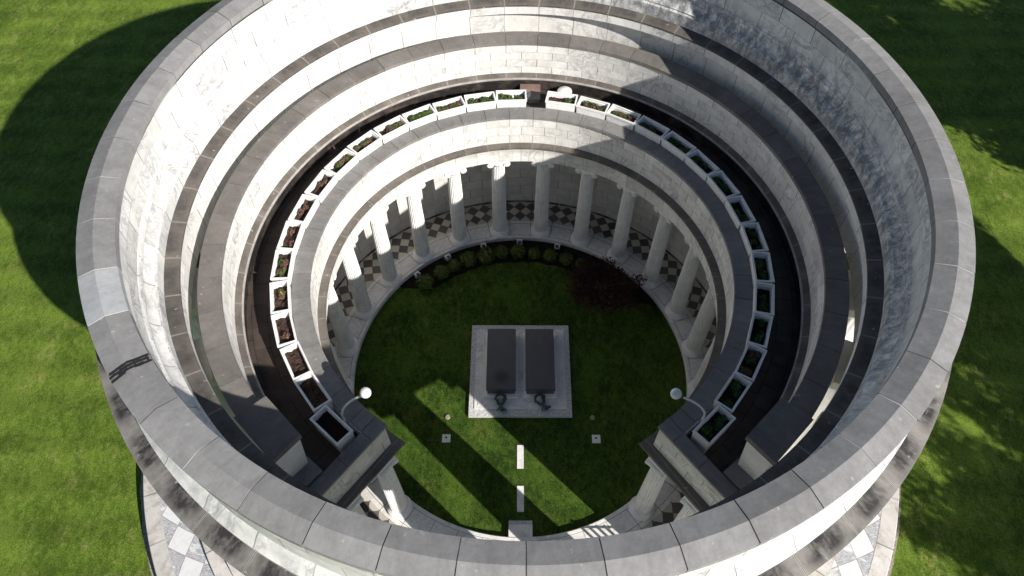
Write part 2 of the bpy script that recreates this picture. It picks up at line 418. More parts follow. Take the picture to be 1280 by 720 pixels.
# the marble terrace round the rotunda and its kerb
tag(disc('marble_pavement', 13.5, 15.22, -1.41, M['paving']), kind='structure')
tag(ring([(15.20, -2.3), (15.82, -2.3), (15.82, -1.43), (15.79, -1.40), (15.20, -1.40)], vs={2: (.4, .5)}).build('pavement_kerb', M['curb']), kind='structure')
tag(ring([(12.3, -1.6), (13.9, -1.6), (13.9, -1.05), (13.3, -1.05), (13.3, -.7), (12.9, -.7), (12.9, -.35), (12.55, -.35), (12.55, 0), (12.3, 0)], uoff=.25).build('stylobate_steps', M['curb']), kind='structure')
# colonnade floor: checkered ring, and its kerb round the court
tag(disc('colonnade_floor', 7.10, 12.31, -.004, M['checker'], rings=6), kind='structure')
tag(ring([(6.96, -.5), (7.105, -.5), (7.105, .0), (6.99, .0), (6.96, -.03)]).build('court_kerb', M['marble_old']), kind='structure')
CG = -.25
# court lawn: gently uneven disc
mb = MB()
for i in range(96):
    for k in range(24):
        q = []
        for (ii, kk) in ((i, k), (i, k + 1), (i + 1, k + 1), (i + 1, k)):
            a = 2 * pi * ii / 96; r = 6.97 * kk / 24
            q.append((r * cos(a), r * sin(a), CG + .02 * noise.noise(Vector((r * cos(a) * .8, r * sin(a) * .8, 0)))))
        if k == 0: q = q[1:3] + [(0, 0, CG)]
        mb.face(q)
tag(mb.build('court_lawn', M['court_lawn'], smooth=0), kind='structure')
# planting bed along the far side
mb = MB(); pr = None
for i in range(121):
    t = 28 + 114 * i / 120; inn = 5.72 + .08 * noise.noise(Vector((t * .2, 0, 0)))
    if t < 66: inn -= 1.0 * sin(R((66 - t) / 36 * 180)) ** 1.5 if t > 30 else 0
    if t < 38: inn += 1.25 * (1 - ((t - 28) / 10)) ** 1.0
    if t > 134: inn = 5.72 + (t - 134) / 8 * 1.1
    inn = min(inn, 6.9)
    cur = [pol(6.955, t, CG + .03), pol(inn, t, CG + .035), pol(inn - .05, t, CG - .05)]
    if pr:
        mb.face([pr[0], pr[1], cur[1], cur[0]]); mb.face([pr[1], pr[2], cur[2], cur[1]])
    pr = cur
tag(mb.build('flower_bed_soil', M['soil'], smooth=0), kind='structure')

# ------------------------------------------------------------------ the rotunda
rot = empty('memorial_rotunda')
tag(rot, 'round white marble memorial with grey coping, open to the sky, columns round a grass court', 'memorial building')
A0, A1 = -52.5, 232.5      # the inner building is a horseshoe, open to the front

def stones(name, prof, t0, t1, joints, mat, gap=.012, lift=None, special=None):
    """one mesh object per coping stone"""
    out = []
    for a, b in zip(joints[:-1], joints[1:]):
        r = prof[0][0]; g = degrees(gap / r) / 2
        j = random.uniform(-.006, .006); dr = random.uniform(-.004, .004)
        mb = ring([(p[0] + dr, p[1] + j) for p in prof], a + g, b - g, e=0, step=1.9)
        o = mb.build(name, (special or {}).get(round(a, 1), mat), rot, 25); o['span'] = (a, b); out.append(o)
    return out
J = []
for k in range(49):
    t = -180 + 7.5 * k
    if -160 < t < -92: t += 1.0 - .25 * max(0, (t + 105) / 13)
    J.append(t)
cop = stones('coping_stone', [(10.60, 12.78), (11.50, 12.78), (11.50, 13.045), (11.07, 13.145), (10.60, 13.015)], -180, 180, J, M['coping'], gap=.024)
for o in cop:
    if abs(o['span'][0] + 156.5) < .6:
        o.data.materials[0] = M['coping_pale']; tag(o, 'pale blue-grey coping stone, brighter than the others')
ring([(10.64, 12.70), (11.44, 12.70), (11.48, 13.035), (11.07, 13.134), (10.62, 13.004)]).build('coping_joint_bed', M['mortar'], rot)
# tar patch smeared over one joint
mb = MB(); tj = J[[i for i, q in enumerate(J) if abs(q + 141.5) < .6][0]]
for s, (ra, rb, da) in enumerate([(10.60, 11.47, 0.0), (10.62, 11.1, .42), (11.0, 11.5, .45), (10.75, 11.3, .85), (10.6, 10.95, .95), (11.15, 11.5, 1.0), (10.64, 10.68, .1), (10.9, 10.94, .1), (11.2, 11.24, .1)]):
    wdt = .30 if rb - ra > .1 else 1.0
    m_ = 8
    for i in range(m_):
        q0, q1 = ra + (rb - ra) * i / m_, ra + (rb - ra) * (i + 1) / m_
        def top(r): return (13.015 + .13 * (r - 10.6) / .47 if r < 11.07 else 13.145 - .10 * (r - 11.07) / .43) + .014
        j0, j1 = .08 * noise.noise(Vector((q0 * 9, s, 0))), .08 * noise.noise(Vector((q1 * 9, s, 0)))
        mb.face([pol(q0, tj + da + j0, top(q0)), pol(q1, tj + da + j1, top(q1)), pol(q1, tj + da + wdt + j1, top(q1)), pol(q0, tj + da + wdt + j0, top(q0))])
mb.build('tar_patch', M['tar'], rot, 0)
# attic: inner and outer faces with courses and a torus moulding
att = [(10.44, 10.37), (11.78, 10.52), (11.78, 10.86), (11.70, 10.92), (11.62, 11.02), (11.56, 11.10), (11.47, 11.16), (11.44, 11.9), (11.41, 12.64), (11.45, 12.70), (11.45, 12.79),
       (10.65, 12.79), (10.65, 12.71), (10.69, 12.66), (10.70, 12.12), (10.70, 11.52), (10.67, 11.49), (10.64, 11.42), (10.67, 11.36), (10.66, 11.24), (10.60, 11.10), (10.52, 10.99), (10.47, 10.95), (10.49, 10.90), (10.46, 10.86), (10.44, 10.84)]
avs = {1: (0, .9), 2: (1.3, 1.4), 3: (1.4, 1.5), 4: (1.5, 1.6), 5: (1.6, 1.7), 6: (2.0, 3.0), 7: (3.0, 4.0),
       12: (4.7, 5.), 13: (5, 6), 14: (6, 7), 16: (7.3, 7.5), 17: (7.5, 7.7), 18: (7.7, 8.), 19: (8., 8.3), 20: (8.3, 8.6), 21: (8.6, 8.9), 23: (9.2, 9.4), 25: (10.1, 10.9)}
ring(att, vs=avs).build('attic_wall', M['marble_attic'], rot, 28)
# outer entablature
ring([(11.02, 7.92), (11.76, 7.92), (11.76, 9.0), (11.70, 9.02), (11.70, 9.95), (10.40, 9.95), (10.40, 8.38), (11.02, 8.38)], vs={1: (1, 2), 3: (3, 4), 5: (1, 2.0)}, half=True).build('outer_entablature', M['marble_wall'], rot)
ring([(10.42, 9.93), (11.70, 9.93), (11.95, 10.05), (12.20, 10.10), (12.28, 10.18), (12.28, 10.49), (11.76, 10.60), (11.70, 10.53), (10.42, 10.36)], vs={0: (.5, .5), 5: (.2, .9)}).build('outer_cornice', M['cornice'], rot, 25)
ring([(10.05, 9.92), (10.43, 9.925), (10.43, 10.30), (10.05, 10.24)], vs={1: (.5, .5), 3: (1, 2)}, half=True).build('inner_fascia', M['marble_wall'], rot)
ring([(10.04, 10.245), (10.44, 10.305), (10.445, 10.40), (10.04, 10.31)], vs={2: (.9, .1)}, half=True).build('inner_ledge', M['ledge'], rot, 25)
# outer columns (fluted, unseen capitals kept simple)
def flute(nf, per, depth):
    def f(i, k): return 1 - depth * (.5 - .5 * cos(2 * pi * i / per))
    return f
mb = MB()
prof = [(.74, 0), (.735, .02), (.72, 2.2), (.69, 4.2), (.64, 6.0), (.60, 7.1)]
mb.lathe(prof, 80, rad=flute(20, 4, .045))
c0 = mb.build('outer_column', M['marble_plain'], rot, 60)
mb = MB(); mb.lathe([(.60, 7.1), (.61, 7.14), (.60, 7.2), (.66, 7.36), (.76, 7.48), (.78, 7.54)], 40); mb.box(-.80, .80, -.80, .80, 7.54, 7.915)
cc = mb.build('capital', M['marble_plain'], c0, 35)
for k in range(24):
    t = 7.5 + 15 * k; o = c0 if k == 0 else copy_tree(c0, rot)
    o.location = pol(10.98, t, 0); o.rotation_euler = (0, 0, R(t))

# inner horseshoe building -------------------------------------------------
ring([(9.22, 0), (9.88, 0), (9.88, 5.06), (9.22, 5.06)], -52.5, 232.5, e=-.35, vs={1: (0, 9), 3: (9, 0)}).build('cloister_wall', M['marble_inner'], rot)
ring([(9.16, -.003), (9.215, -.003), (9.215, .07), (9.18, .07), (9.16, .05)], -52.5, 232.5, e=-.33).build('skirting', M['cornice'], rot)
ring([(7.00, 5.05), (9.90, 5.06), (9.90, 5.93), (6.90, 5.93), (6.90, 5.80), (6.95, 5.72), (6.95, 5.45), (6.97, 5.43), (6.97, 5.08)], -52.5, 232.5, e=.34, vs={3: (.5, .5), 6: (1, 1.9), 8: (2, 3)}, half=True).build('inner_entablature', M['marble_wall'], rot)
ring([(6.80, 5.93), (9.95, 5.93), (9.95, 6.04), (6.80, 6.04)], -52.5, 232.5, e=.68, half=True, vs={2: (.9, .1)}).build('inner_cornice', M['mould'], rot)
ring([(7.08, 6.04), (9.92, 6.04), (9.92, 7.0), (7.66, 7.0), (7.64, 7.335), (7.08, 7.335)], -52.5, 232.5, e=.38, half=True, vs={5: (3.98, 1), 1: (1, 3)}).build('parapet_wall', M['marble_wall'], rot)
# terrace floor
mb = MB(); n = 152
for i in range(n):
    a, b = A0 + (A1 - A0) * i / n, A0 + (A1 - A0) * (i + 1) / n
    for ra, rb in ((7.62, 8.2), (8.2, 8.75), (8.75, 9.32)):
        mb.face([pol(ra, a, 7.004), pol(rb, a, 7.004), pol(rb, b, 7.004), pol(ra, b, 7.004)], [(a / 7.5 + 100, ra), (a / 7.5 + 100, rb), (b / 7.5 + 100, rb), (b / 7.5 + 100, ra)])
mb.build('terrace_floor', M['terrace'], rot, 0)
JI = [-52.5 - 3.75 + 7.5 * k for k in range(40)]; JI = [q for q in JI if A0 + 2 < q < A1 - 2]
stones('parapet_coping_stone', [(7.02, 7.34), (7.60, 7.34), (7.60, 7.45), (7.02, 7.46)], 0, 0, [A0 + .01] + JI + [A1 - .01], M['roof_inner'], gap=.014)
# the end walls that close the terrace: parapet and coping run outwards
for s, base in ((-1, A0), (1, A1)):
    th = R(base); er = Vector((cos(th), sin(th), 0)); et = Vector((-sin(th), cos(th), 0)) * (-1 if s < 0 else 1)
    F = Matrix(((er.x, et.x, 0, 0), (er.y, et.y, 0, 0), (0, 0, 1, 0), (0, 0, 0, 1)))
    mb = MB(); mb.box(7.66, 9.90, 0.02, .375, 6.99, 7.335, F); mb.build('end_parapet_wall', M['marble_wall'], rot, 0)
    for ra, rb in ((7.02, 7.62), (7.635, 8.60), (8.615, 9.96)):
        mb = MB(); r0 = ra + (.0 if ra > 7.1 else 0)
        mb.box(ra, rb, .008, .44, 7.34, 7.452, F); mb.build('parapet_coping_stone', M['roof_inner'], rot, 0)
    # block under the pier and pier end
    F2 = F
    q = lambda r, d: Vector((r * cos(R(d)), r * sin(R(d)), 0))
    sg = -1 if s < 0 else 1
    def ang(x): return base + sg * x * -1   # x degrees back from the end plane
    mb = MB()
    P4 = [q(9.12, ang(0.2)), q(9.92, ang(0.2)), q(9.92, ang(4.2)), q(9.12, ang(4.2))]
    def prism(mb, bot, top, z0, z1):
        if sg < 0: pass
        v = [(p.x, p.y, z0) for p in bot] + [(p.x, p.y, z1) for p in top]
        mb.mesh(v, [(3, 2, 1, 0), (4, 5, 6, 7), (0, 1, 5, 4), (1, 2, 6, 5), (2, 3, 7, 6), (3, 0, 4, 7)])
    prism(mb, P4, P4, 7.005, 7.52); mb.build('pier_footing', M['roof_inner'], rot, 0)
    mb = MB()
    prism(mb, [q(9.22, ang(3.1)), q(9.84, ang(3.1)), q(9.86, ang(11)), q(9.2, ang(11))], [q(9.10, ang(2.2)), q(9.92, ang(2.2)), q(9.92, ang(11.5)), q(9.10, ang(11.5))], 7.52, 9.24)
    mb.build('end_pier', M['marble_plain'], rot, 0)
    mb = MB(); 
    P4 = [q(9.04, ang(2.0)), q(9.99, ang(2.0)), q(9.99, ang(11.8)), q(9.04, ang(11.8))]
    prism(mb, P4, P4, 9.245, 9.46); mb.build('pier_slab', M['roof_stone'], rot, 0)
# upper cella wall, its base moulding and the roof stones
B0, B1 = A0 + 8, A1 - 8
ring([(9.32, 7.0), (9.90, 7.0), (9.90, 9.06), (9.30, 9.06), (9.32, 7.70)], B0, B1, e=0, half=True, vs={3: (3.98, 0), 1: (0, 4)}).build('upper_wall', M['marble_wall'], rot)
ring([(9.14, 7.50), (9.325, 7.50), (9.325, 7.73), (9.24, 7.69), (9.11, 7.62), (9.09, 7.60), (9.09, 7.53)], B0 - 1.5, B1 + 1.5, e=0, half=True, vs={2: (.9, .7), 3: (.7, .1)}).build('base_moulding', M['mould'], rot, 25)
ring([(9.075, 7.575), (9.11, 7.575), (9.125, 7.628), (9.085, 7.615)], B0 - 1.5, B1 + 1.5, e=0).build('moulding_sunlit_edge', M['lit_nosing'], rot, 25)  # sunlit line along the nosing, painted as a thin pale ring
ring([(9.16, 7.0), (9.31, 7.0), (9.31, 7.495), (9.16, 7.495)], B0 - 1.5, B1 + 1.5, e=0, half=True).build('plinth_course', M['terrace'], rot, 25)
JR = [q - .0 for q in [B0] + [-48.75 + 7.5 * k for k in range(40)] if B0 <= q <= B1 - 1] + [B1]
stones('roof_stone', [(9.27, 9.07), (9.94, 9.07), (9.94, 9.22), (9.27, 9.20)], 0, 0, JR, M['roof_stone'], gap=.014)

# ionic columns
sh = MB()
prof = []
for k in range(13):
    z = .22 + 4.42 * k / 12; prof.append((.335 - .06 * (k / 12) ** 1.6, z))
sh.lathe(prof, 96, rad=flute(24, 4, .15))
ion = sh.build('ionic_column', M['marble_plain'], rot, 80)
bs = MB(); bs.lathe([(.475, 0), (.475, .07), (.44, .09), (.455, .12), (.45, .155), (.41, .18), (.38, .19), (.395, .21), (.39, .235), (.35, .255), (.335, .27)], 48)
bs.build('base', M['marble_plain'], ion, 40)
cp = MB()
cp.lathe([(.275, 4.60), (.30, 4.63), (.30, 4.66), (.34, 4.72), (.37, 4.80), (.33, 4.86)], 40)
cp.box(-.30, .30, -.30, .30, 4.84, 4.93); cp.box(-.35, .35, -.36, .36, 4.93, 5.045)
for sy in (-1, 1):                                   # volutes roll about the radial axis, beside the shaft
    X = Matrix.Translation((0, sy * .355, 4.80)) @ Matrix.Rotation(pi / 2, 4, 'Y')
    cp.lathe([(.135, -.34), (.14, -.32), (.13, -.27), (.10, -.12), (.085, 0), (.10, .12), (.13, .27), (.14, .32), (.135, .34)], 24, X)
    for sx in (-1, 1):
        cp.lathe([(.045, -.02), (.04, .02)], 12, Matrix.Translation((sx * .35, sy * .355, 4.80)) @ Matrix.Rotation(pi / 2, 4, 'Y'))
        pth = [(sx * .348, sy * .355 + .105 * (1 - w / 20 * .7) * cos(w * .55), 4.80 + .105 * (1 - w / 20 * .7) * sin(w * .55)) for w in range(20)]
        cp.tube(pth, .012, 5)
for sx in (-1, 1): cp.box(sx * .30 - .03, sx * .30 + .03, -.36, .36, 4.86, 4.93)
cp.build('capital', M['marble_plain'], ion, 40)
ion_t = [-52.5 + 15 * k for k in range(20)]
for k, t in enumerate(ion_t):
    o = ion if k == 0 else copy_tree(ion, rot)
    o.location = pol(7.42, t, 0); o.rotation_euler = (0, 0, R(t))
for t in (-52.5, 232.5):
    o = copy_tree(ion, rot); o.location = pol(9.0, t, 0); o.rotation_euler = (0, 0, R(t))

# ------------------------------------------------------------------ planters
def leaves(mb, c, rx, ry, rz, n, size, mi=0, shell=.0, rng=random, flat=.0):
    for _ in range(n):
        while True:
            p = Vector((rng.uniform(-1, 1), rng.uniform(-1, 1), rng.uniform(-1, 1)))
            if shell < p.length <= 1: break
        q = Vector((c[0] + p.x * rx, c[1] + p.y * ry, c[2] + p.z * rz)); s = size * rng.uniform(.6, 1.3)
        nrm = (p + Vector((rng.uniform(-1, 1), rng.uniform(-1, 1), rng.uniform(-.4, 1.2)))).normalized()
        a = nrm.orthogonal().normalized(); a = Matrix.Rotation(rng.uniform(0, 6.28), 3, nrm) @ a; b = nrm.cross(a)
        mb.face([q - a * s * .5, q + b * s * .28, q + a * s * .5, q - b * s * .28], mi=mi)

def planter_mesh():
    mb = MB(); L, W, H, t = .60, .305, .80, .055
    l, w = .545, .265
    mb.box(-w, w, -l, l, 0, .02)
    # tapered walls with a thicker rim
    def frame(z0, z1, L0, W0, L1, W1, t):
        for (x0, x1, y0, y1, X0, X1, Y0, Y1) in ((-W0, W0, -L0, -L0 + t, -W1, W1, -L1, -L1 + t), (-W0, W0, L0 - t, L0, -W1, W1, L1 - t, L1),
                                             (-W0, -W0 + t, -L0 + t, L0 - t, -W1, -W1 + t, -L1 + t, L1 - t), (W0 - t, W0, -L0 + t, L0 - t, W1 - t, W1, -L1 + t, L1 - t)):
            mb.box(x0, x1, y0, y1, z0, z1, top=(X0, X1, Y0, Y1))
    frame(.02, .72, l, w, L - .02, W - .02, .055)
    frame(.72, .80, L, W, L, W, t)
    return mb
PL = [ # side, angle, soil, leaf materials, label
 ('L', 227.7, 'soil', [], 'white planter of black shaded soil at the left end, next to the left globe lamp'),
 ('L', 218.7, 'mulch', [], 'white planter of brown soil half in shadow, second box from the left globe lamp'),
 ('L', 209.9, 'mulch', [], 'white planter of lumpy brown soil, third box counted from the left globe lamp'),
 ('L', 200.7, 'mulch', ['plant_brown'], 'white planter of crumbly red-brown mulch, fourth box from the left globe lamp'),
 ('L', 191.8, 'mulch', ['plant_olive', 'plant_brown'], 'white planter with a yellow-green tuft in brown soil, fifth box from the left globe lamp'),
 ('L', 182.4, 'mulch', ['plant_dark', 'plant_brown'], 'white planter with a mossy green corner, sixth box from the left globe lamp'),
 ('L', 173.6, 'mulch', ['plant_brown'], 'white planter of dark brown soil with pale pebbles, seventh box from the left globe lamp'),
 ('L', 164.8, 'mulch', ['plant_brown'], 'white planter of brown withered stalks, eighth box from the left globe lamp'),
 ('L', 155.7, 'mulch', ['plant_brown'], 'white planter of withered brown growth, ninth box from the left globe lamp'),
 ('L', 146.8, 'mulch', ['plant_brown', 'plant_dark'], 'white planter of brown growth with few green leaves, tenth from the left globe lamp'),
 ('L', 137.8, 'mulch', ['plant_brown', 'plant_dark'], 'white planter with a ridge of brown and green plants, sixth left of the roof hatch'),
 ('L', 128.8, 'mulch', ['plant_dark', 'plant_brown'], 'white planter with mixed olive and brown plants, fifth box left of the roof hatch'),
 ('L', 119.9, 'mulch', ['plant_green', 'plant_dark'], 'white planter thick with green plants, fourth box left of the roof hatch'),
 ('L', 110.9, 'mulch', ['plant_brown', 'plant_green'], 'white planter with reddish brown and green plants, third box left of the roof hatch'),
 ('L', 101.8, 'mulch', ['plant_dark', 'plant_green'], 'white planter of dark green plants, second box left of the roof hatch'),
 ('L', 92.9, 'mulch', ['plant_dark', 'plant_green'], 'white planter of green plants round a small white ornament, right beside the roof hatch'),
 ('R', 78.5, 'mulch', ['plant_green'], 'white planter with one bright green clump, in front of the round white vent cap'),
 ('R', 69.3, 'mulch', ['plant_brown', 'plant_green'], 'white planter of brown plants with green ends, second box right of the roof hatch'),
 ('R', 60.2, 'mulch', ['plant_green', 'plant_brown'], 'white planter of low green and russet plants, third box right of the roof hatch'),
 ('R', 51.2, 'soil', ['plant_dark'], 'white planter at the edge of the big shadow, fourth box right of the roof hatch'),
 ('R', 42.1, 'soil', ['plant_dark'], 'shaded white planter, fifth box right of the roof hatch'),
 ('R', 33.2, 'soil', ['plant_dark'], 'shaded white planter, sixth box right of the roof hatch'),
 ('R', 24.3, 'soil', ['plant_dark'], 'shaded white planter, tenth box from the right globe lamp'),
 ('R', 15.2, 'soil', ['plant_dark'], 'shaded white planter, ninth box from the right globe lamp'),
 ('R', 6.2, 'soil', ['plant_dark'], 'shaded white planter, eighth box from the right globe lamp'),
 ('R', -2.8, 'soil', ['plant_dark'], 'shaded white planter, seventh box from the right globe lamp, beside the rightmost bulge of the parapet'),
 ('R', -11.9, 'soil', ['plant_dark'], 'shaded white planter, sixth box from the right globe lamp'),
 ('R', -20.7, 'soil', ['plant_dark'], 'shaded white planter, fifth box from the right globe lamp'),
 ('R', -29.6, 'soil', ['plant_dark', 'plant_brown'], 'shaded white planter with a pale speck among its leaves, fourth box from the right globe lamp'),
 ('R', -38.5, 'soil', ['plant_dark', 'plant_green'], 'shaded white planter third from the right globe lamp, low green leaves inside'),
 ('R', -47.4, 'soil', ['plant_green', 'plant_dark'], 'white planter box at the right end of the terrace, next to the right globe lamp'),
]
PL[-2] = PL[-2][:4] + ('shaded white planter with low green leaves, second box from the right globe lamp',)
PL[-3] = PL[-3][:4] + ('shaded white planter with a pale speck inside, third from the right globe lamp',)
for i, w in ((-4, 'fourth'), (-5, 'fifth'), (-6, 'sixth'), (-7, 'seventh'), (-8, 'eighth'), (-9, 'ninth')):
    PL[i] = PL[i][:4] + ('shaded white planter with dark leaves, %s box from the right globe lamp' % w,)
pm = None
def slope_soil(rng, z, amp, seed):
    mb = MB(); nx, ny = 8, 14; W, L = .238, .530
    def hh(x, y): return z + amp * noise.noise(Vector((x * 5 + seed, y * 4, seed))) + amp * .6 * noise.noise(Vector((x * 16, y * 16 + seed, seed)))
    for i in range(nx):
        for j in range(ny):
            q = []
            for a, b in ((i, j), (i + 1, j), (i + 1, j + 1), (i, j + 1)):
                x = -W + 2 * W * a / nx; y = -L + 2 * L * b / ny; q.append((x, y, hh(x, y)))
            mb.face(q)
    return mb
for k, (side, t, soil, lv, lab) in enumerate(PL):
    rng = random.Random(100 + k)
    rr = 7.87 + rng.uniform(-.02, .02); extra = 0
    if k == 0: rr = 8.09; extra = .8
    if k == len(PL) - 1: rr = 8.06; extra = 1.2
    root = empty('planter_box', pol(rr, t, 7.006), R(t + extra + rng.uniform(-1, 1)))
    tag(root, lab, 'planter', 'white planter boxes along the terrace')
    if pm is None: pm = planter_mesh().build('box', M['white'], root, 0)
    else:
        c = pm.copy(); COL.objects.link(c); c.parent = root
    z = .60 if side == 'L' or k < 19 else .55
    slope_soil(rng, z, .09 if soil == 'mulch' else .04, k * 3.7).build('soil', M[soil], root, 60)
    for q, ln in enumerate(lv):
        mb = MB()
        if k == 16: spots = [(0.02, -.30, .17)]
        elif k == 4: spots = [(-.05, -.22 + .1 * q, .13)]
        elif k == 3: spots = [(.0, .2, .12)]
        elif side == 'L' and 6 <= k <= 8: spots = [(rng.uniform(-.1, .1), rng.uniform(-.3, .3), .12) for _ in range(2)]
        else: spots = [(rng.uniform(-.1, .1), rng.uniform(-.42, .42), rng.uniform(.11, .17)) for _ in range(4)]
        for (x, y, rad) in spots:
            mb = MB(); leaves(mb, (x, y, z + .06), rad, rad * 1.2, .11, 120, .08, rng=rng); mb.build('plant', M[ln], root, 0)
    if k == 15:
        mb = MB(); mb.lathe([(.03, 0), (.045, .05), (.03, .12), (.04, .17), (.015, .22)], 12, Matrix.Translation((-.02, -.06, z))); mb.build('ornament', M['vent'], root)

# ------------------------------------------------------------------ things on the terrace
def globe_lamp(t, side, toward, lab):
    base = pol(7.70, t, 7.0); root = empty('globe_lamp', base); tag(root, lab, 'lamp', 'globe lamps on the terrace')
    d = Vector((toward[0] - base.x, toward[1] - base.y, 0)); Ln = d.length; d.normalize()
    pts = [(0, 0, 0), (0, 0, .45), (0, 0, .80)]
    for i in range(1, 13):
        a = pi / 2 * i / 12 * .92; pts.append((d.x * (1 - cos(a)) * (Ln - .1), d.y * (1 - cos(a)) * (Ln - .1), .80 + sin(a) * .80))
    mb = MB(); mb.tube(pts, .032, 12); mb.lathe([(.09, 0), (.09, .03), (.05, .07), (.04, .14)], 16); mb.build('post', M['post'], root)
    e = Vector(pts[-1]); gp = e + d * .19 + Vector((0, 0, .10))
    mb = MB(); mb.tube([e - d * .03, e + d * .06 + Vector((0, 0, .02)), e + d * .12 + Vector((0, 0, .05))], [.04, .06, .07], 16); mb.build('fitter', M['bronze'], root)
    mb = MB(); mb.sphere(gp, .16, 28, 18); mb.build('globe', M['globe'], root)
globe_lamp(-132.0, 'L', (-4.38, -5.42), 'white globe lamp on a curved post at the left end of the terrace')
globe_lamp(-47.6, 'R', (4.24, -5.41), 'white globe lamp on a curved post at the right end of the terrace')

hb = empty('roof_hatch', (.36, 8.72, 7.006), R(-1)); tag(hb, 'low square metal roof hatch with a reddish lid in the gap between the planters', 'roof hatch')
mb = MB(); mb.box(-.38, .38, -.40, .40, 0, .22); mb.build('curb', M['hatch'], hb, 0)
mb = MB(); mb.box(-.41, .41, .02, .43, .22, .28); mb.build('lid', M['rust'], hb, 0)
mb = MB(); mb.box(-.41, .41, -.43, .01, .22, .245); mb.lathe([(.16, .246), (.15, .27), (.02, .28)], 20, Matrix.Translation((.02, -.2, 0))); mb.build('cover_plate', M['hatch'], hb, 30)
vc = MB(); vc.lathe([(.16, 0), (.16, .26), (.27, .28), (.30, .31), (.29, .35), (.2, .40), (.06, .43)], 32)
tag(vc.build('roof_vent', M['vent'], loc=pol(8.84, 78.6, 7.006)), 'round white vent cap on the dark terrace behind a planter', 'vent')

# ------------------------------------------------------------------ the graves
pad = empty('grave_platform', (0, 0, CG)); tag(pad, 'square pale stone platform with stepped border under the two black-topped tombs', 'platform')
mb = MB(); W = 2.10
mb.box(-W, W, -W - .05, W + .05, -.1, .14); mb.build('rough_border', M['rough_stone'], pad, 0)
mb = MB(); mb.box(-1.88, 1.88, -1.84, 1.92, .10, .175); mb.box(-1.72, 1.72, -1.68, 1.78, .175, .20)
mb.build('marble_step', M['marble_old'], pad, 0)
tomb = empty('tomb', (-.79, .17, CG + .20)); tag(tomb, 'left tomb slab of black granite on a white base, dull stain near its foot', 'tomb', 'twin black-topped tombs')
mb = MB(); mb.box(-.70, .70, -1.53, 1.53, 0, .10); mb.build('base', M['marble_plain'], tomb, 0)
mb = MB(); mb.box(-.56, .56, -1.39, 1.39, .10, .42); mb.build('body', M['slab'], tomb, 0)
mb = MB(); mb.box(-.60, .60, -1.43, 1.43, .42, .55); mb.box(-.585, .585, -1.415, 1.415, .55, .562); mb.build('lid', M['slab'], tomb, 0)
tomb2 = copy_tree(tomb); tomb2.location = (.81, .17, CG + .20); tag(tomb2, 'right tomb slab of black granite on a white base, even dark top', 'tomb', 'twin black-topped tombs')
# round dull stain on the left lid
mb = MB(); mb.lathe([(.42, .5622), (.41, .5632)], 40); st = mb.build('dull_stain', None or M['slab'], tomb, 0)
tS = NT('dull_bloom'); dS = tS.math('LENGTH' if False else 'MULTIPLY', 1.0, 1.0)
gr = tS.n('ShaderNodeTexGradient', gradient_type='SPHERICAL'); mpp = tS.n('ShaderNodeMapping'); tS.plug(mpp, 'Vector', tS.obj()); mpp.inputs['Scale'].default_value = (2.4, 2.4, .001)
tS.plug(gr, 'Vector', (mpp, 0)); cS = tS.mix(tS.ramp((gr, 'Fac'), [(0, 0.), (.7, 1.)]), (.075, .075, .079), (.025, .025, .026)); st.data.materials[0] = tS.fin(cS, .38, .45)
st.location = (.02, -.86, 0)
def wreath(x, y, lab, twist):
    root = empty('wreath', (x, y, CG + .20), twist); tag(root, lab, 'wreath', 'bronze wreaths at the feet of the tombs')
    mb = MB(); rng = random.Random(int(x * 100))
    # loop of leaves leaning against the tomb, crossed stems and a bow below
    ptsl = [(.20 * cos(a) * (1 - .25 * (a > pi)), .24 * sin(a) * .75 , .16 + .10 * sin(a)) for a in [2 * pi * i / 28 for i in range(29)]]
    mb.tube(ptsl, .042, 8)
    for p in ptsl:
        leaves(mb, p, .05, .05, .04, 9, .11, rng=rng)
    mb.build('garland', M['bronze'], root, 30)
    mb = MB()
    mb.tube([(.05, -.17, .08), (-.02, -.30, .05), (-.12, -.40, .03), (-.16, -.44, .02)], [.05, .045, .035, .02], 8)
    mb.tube([(-.06, -.17, .08), (.04, -.30, .06), (.15, -.42, .04), (.26, -.46, .03)], [.05, .045, .04, .02], 8)
    leaves(mb, (.12, -.42, .06), .14, .07, .05, 60, .10, rng=rng)
    mb.build('ribbon', M['bronze'], root, 30)
wreath(-.80, -1.50, 'dark green bronze wreath with loose ribbon at the foot of the left tomb', 0)
wreath(.80, -1.50, 'dark green bronze wreath with narrow trailing tail at the foot of the right tomb', .5)

# markers, stepping stones, step block
for x, lab in ((-2.95, 'small square pale marker flush in the sunlit grass left of the stepping stones'), (3.02, 'small square pale marker flush in the shaded grass right of the stepping stones')):
    root = empty('ground_marker', (x, -3.06, CG)); tag(root, lab, 'marker', 'square markers in the court lawn')
    mb = MB(); mb.box(-.165, .165, -.165, .165, -.08, .055); mb.build('block', M['marble_plain'], root, 0)
    mb = MB(); mb.lathe([(.045, .0555), (.04, .062)], 12, Matrix.Translation((-.01, .03, 0))); mb.build('stud', M['iron'], root, 0)
for x, lab in ((-2.95, 'small round pale disc in the sunny grass to the left of the tombs'), (2.92, 'small round pale disc in the shaded grass to the right of the tombs')):
    root = empty('sprinkler_cap', (x, -2.14, CG)); tag(root, lab, 'sprinkler', 'round caps in the court lawn')
    mb = MB(); mb.lathe([(.10, -.05), (.10, .045), (.085, .055), (.05, .05), (.03, .06)], 20); mb.build('collar', M['gravel'], root, 40)
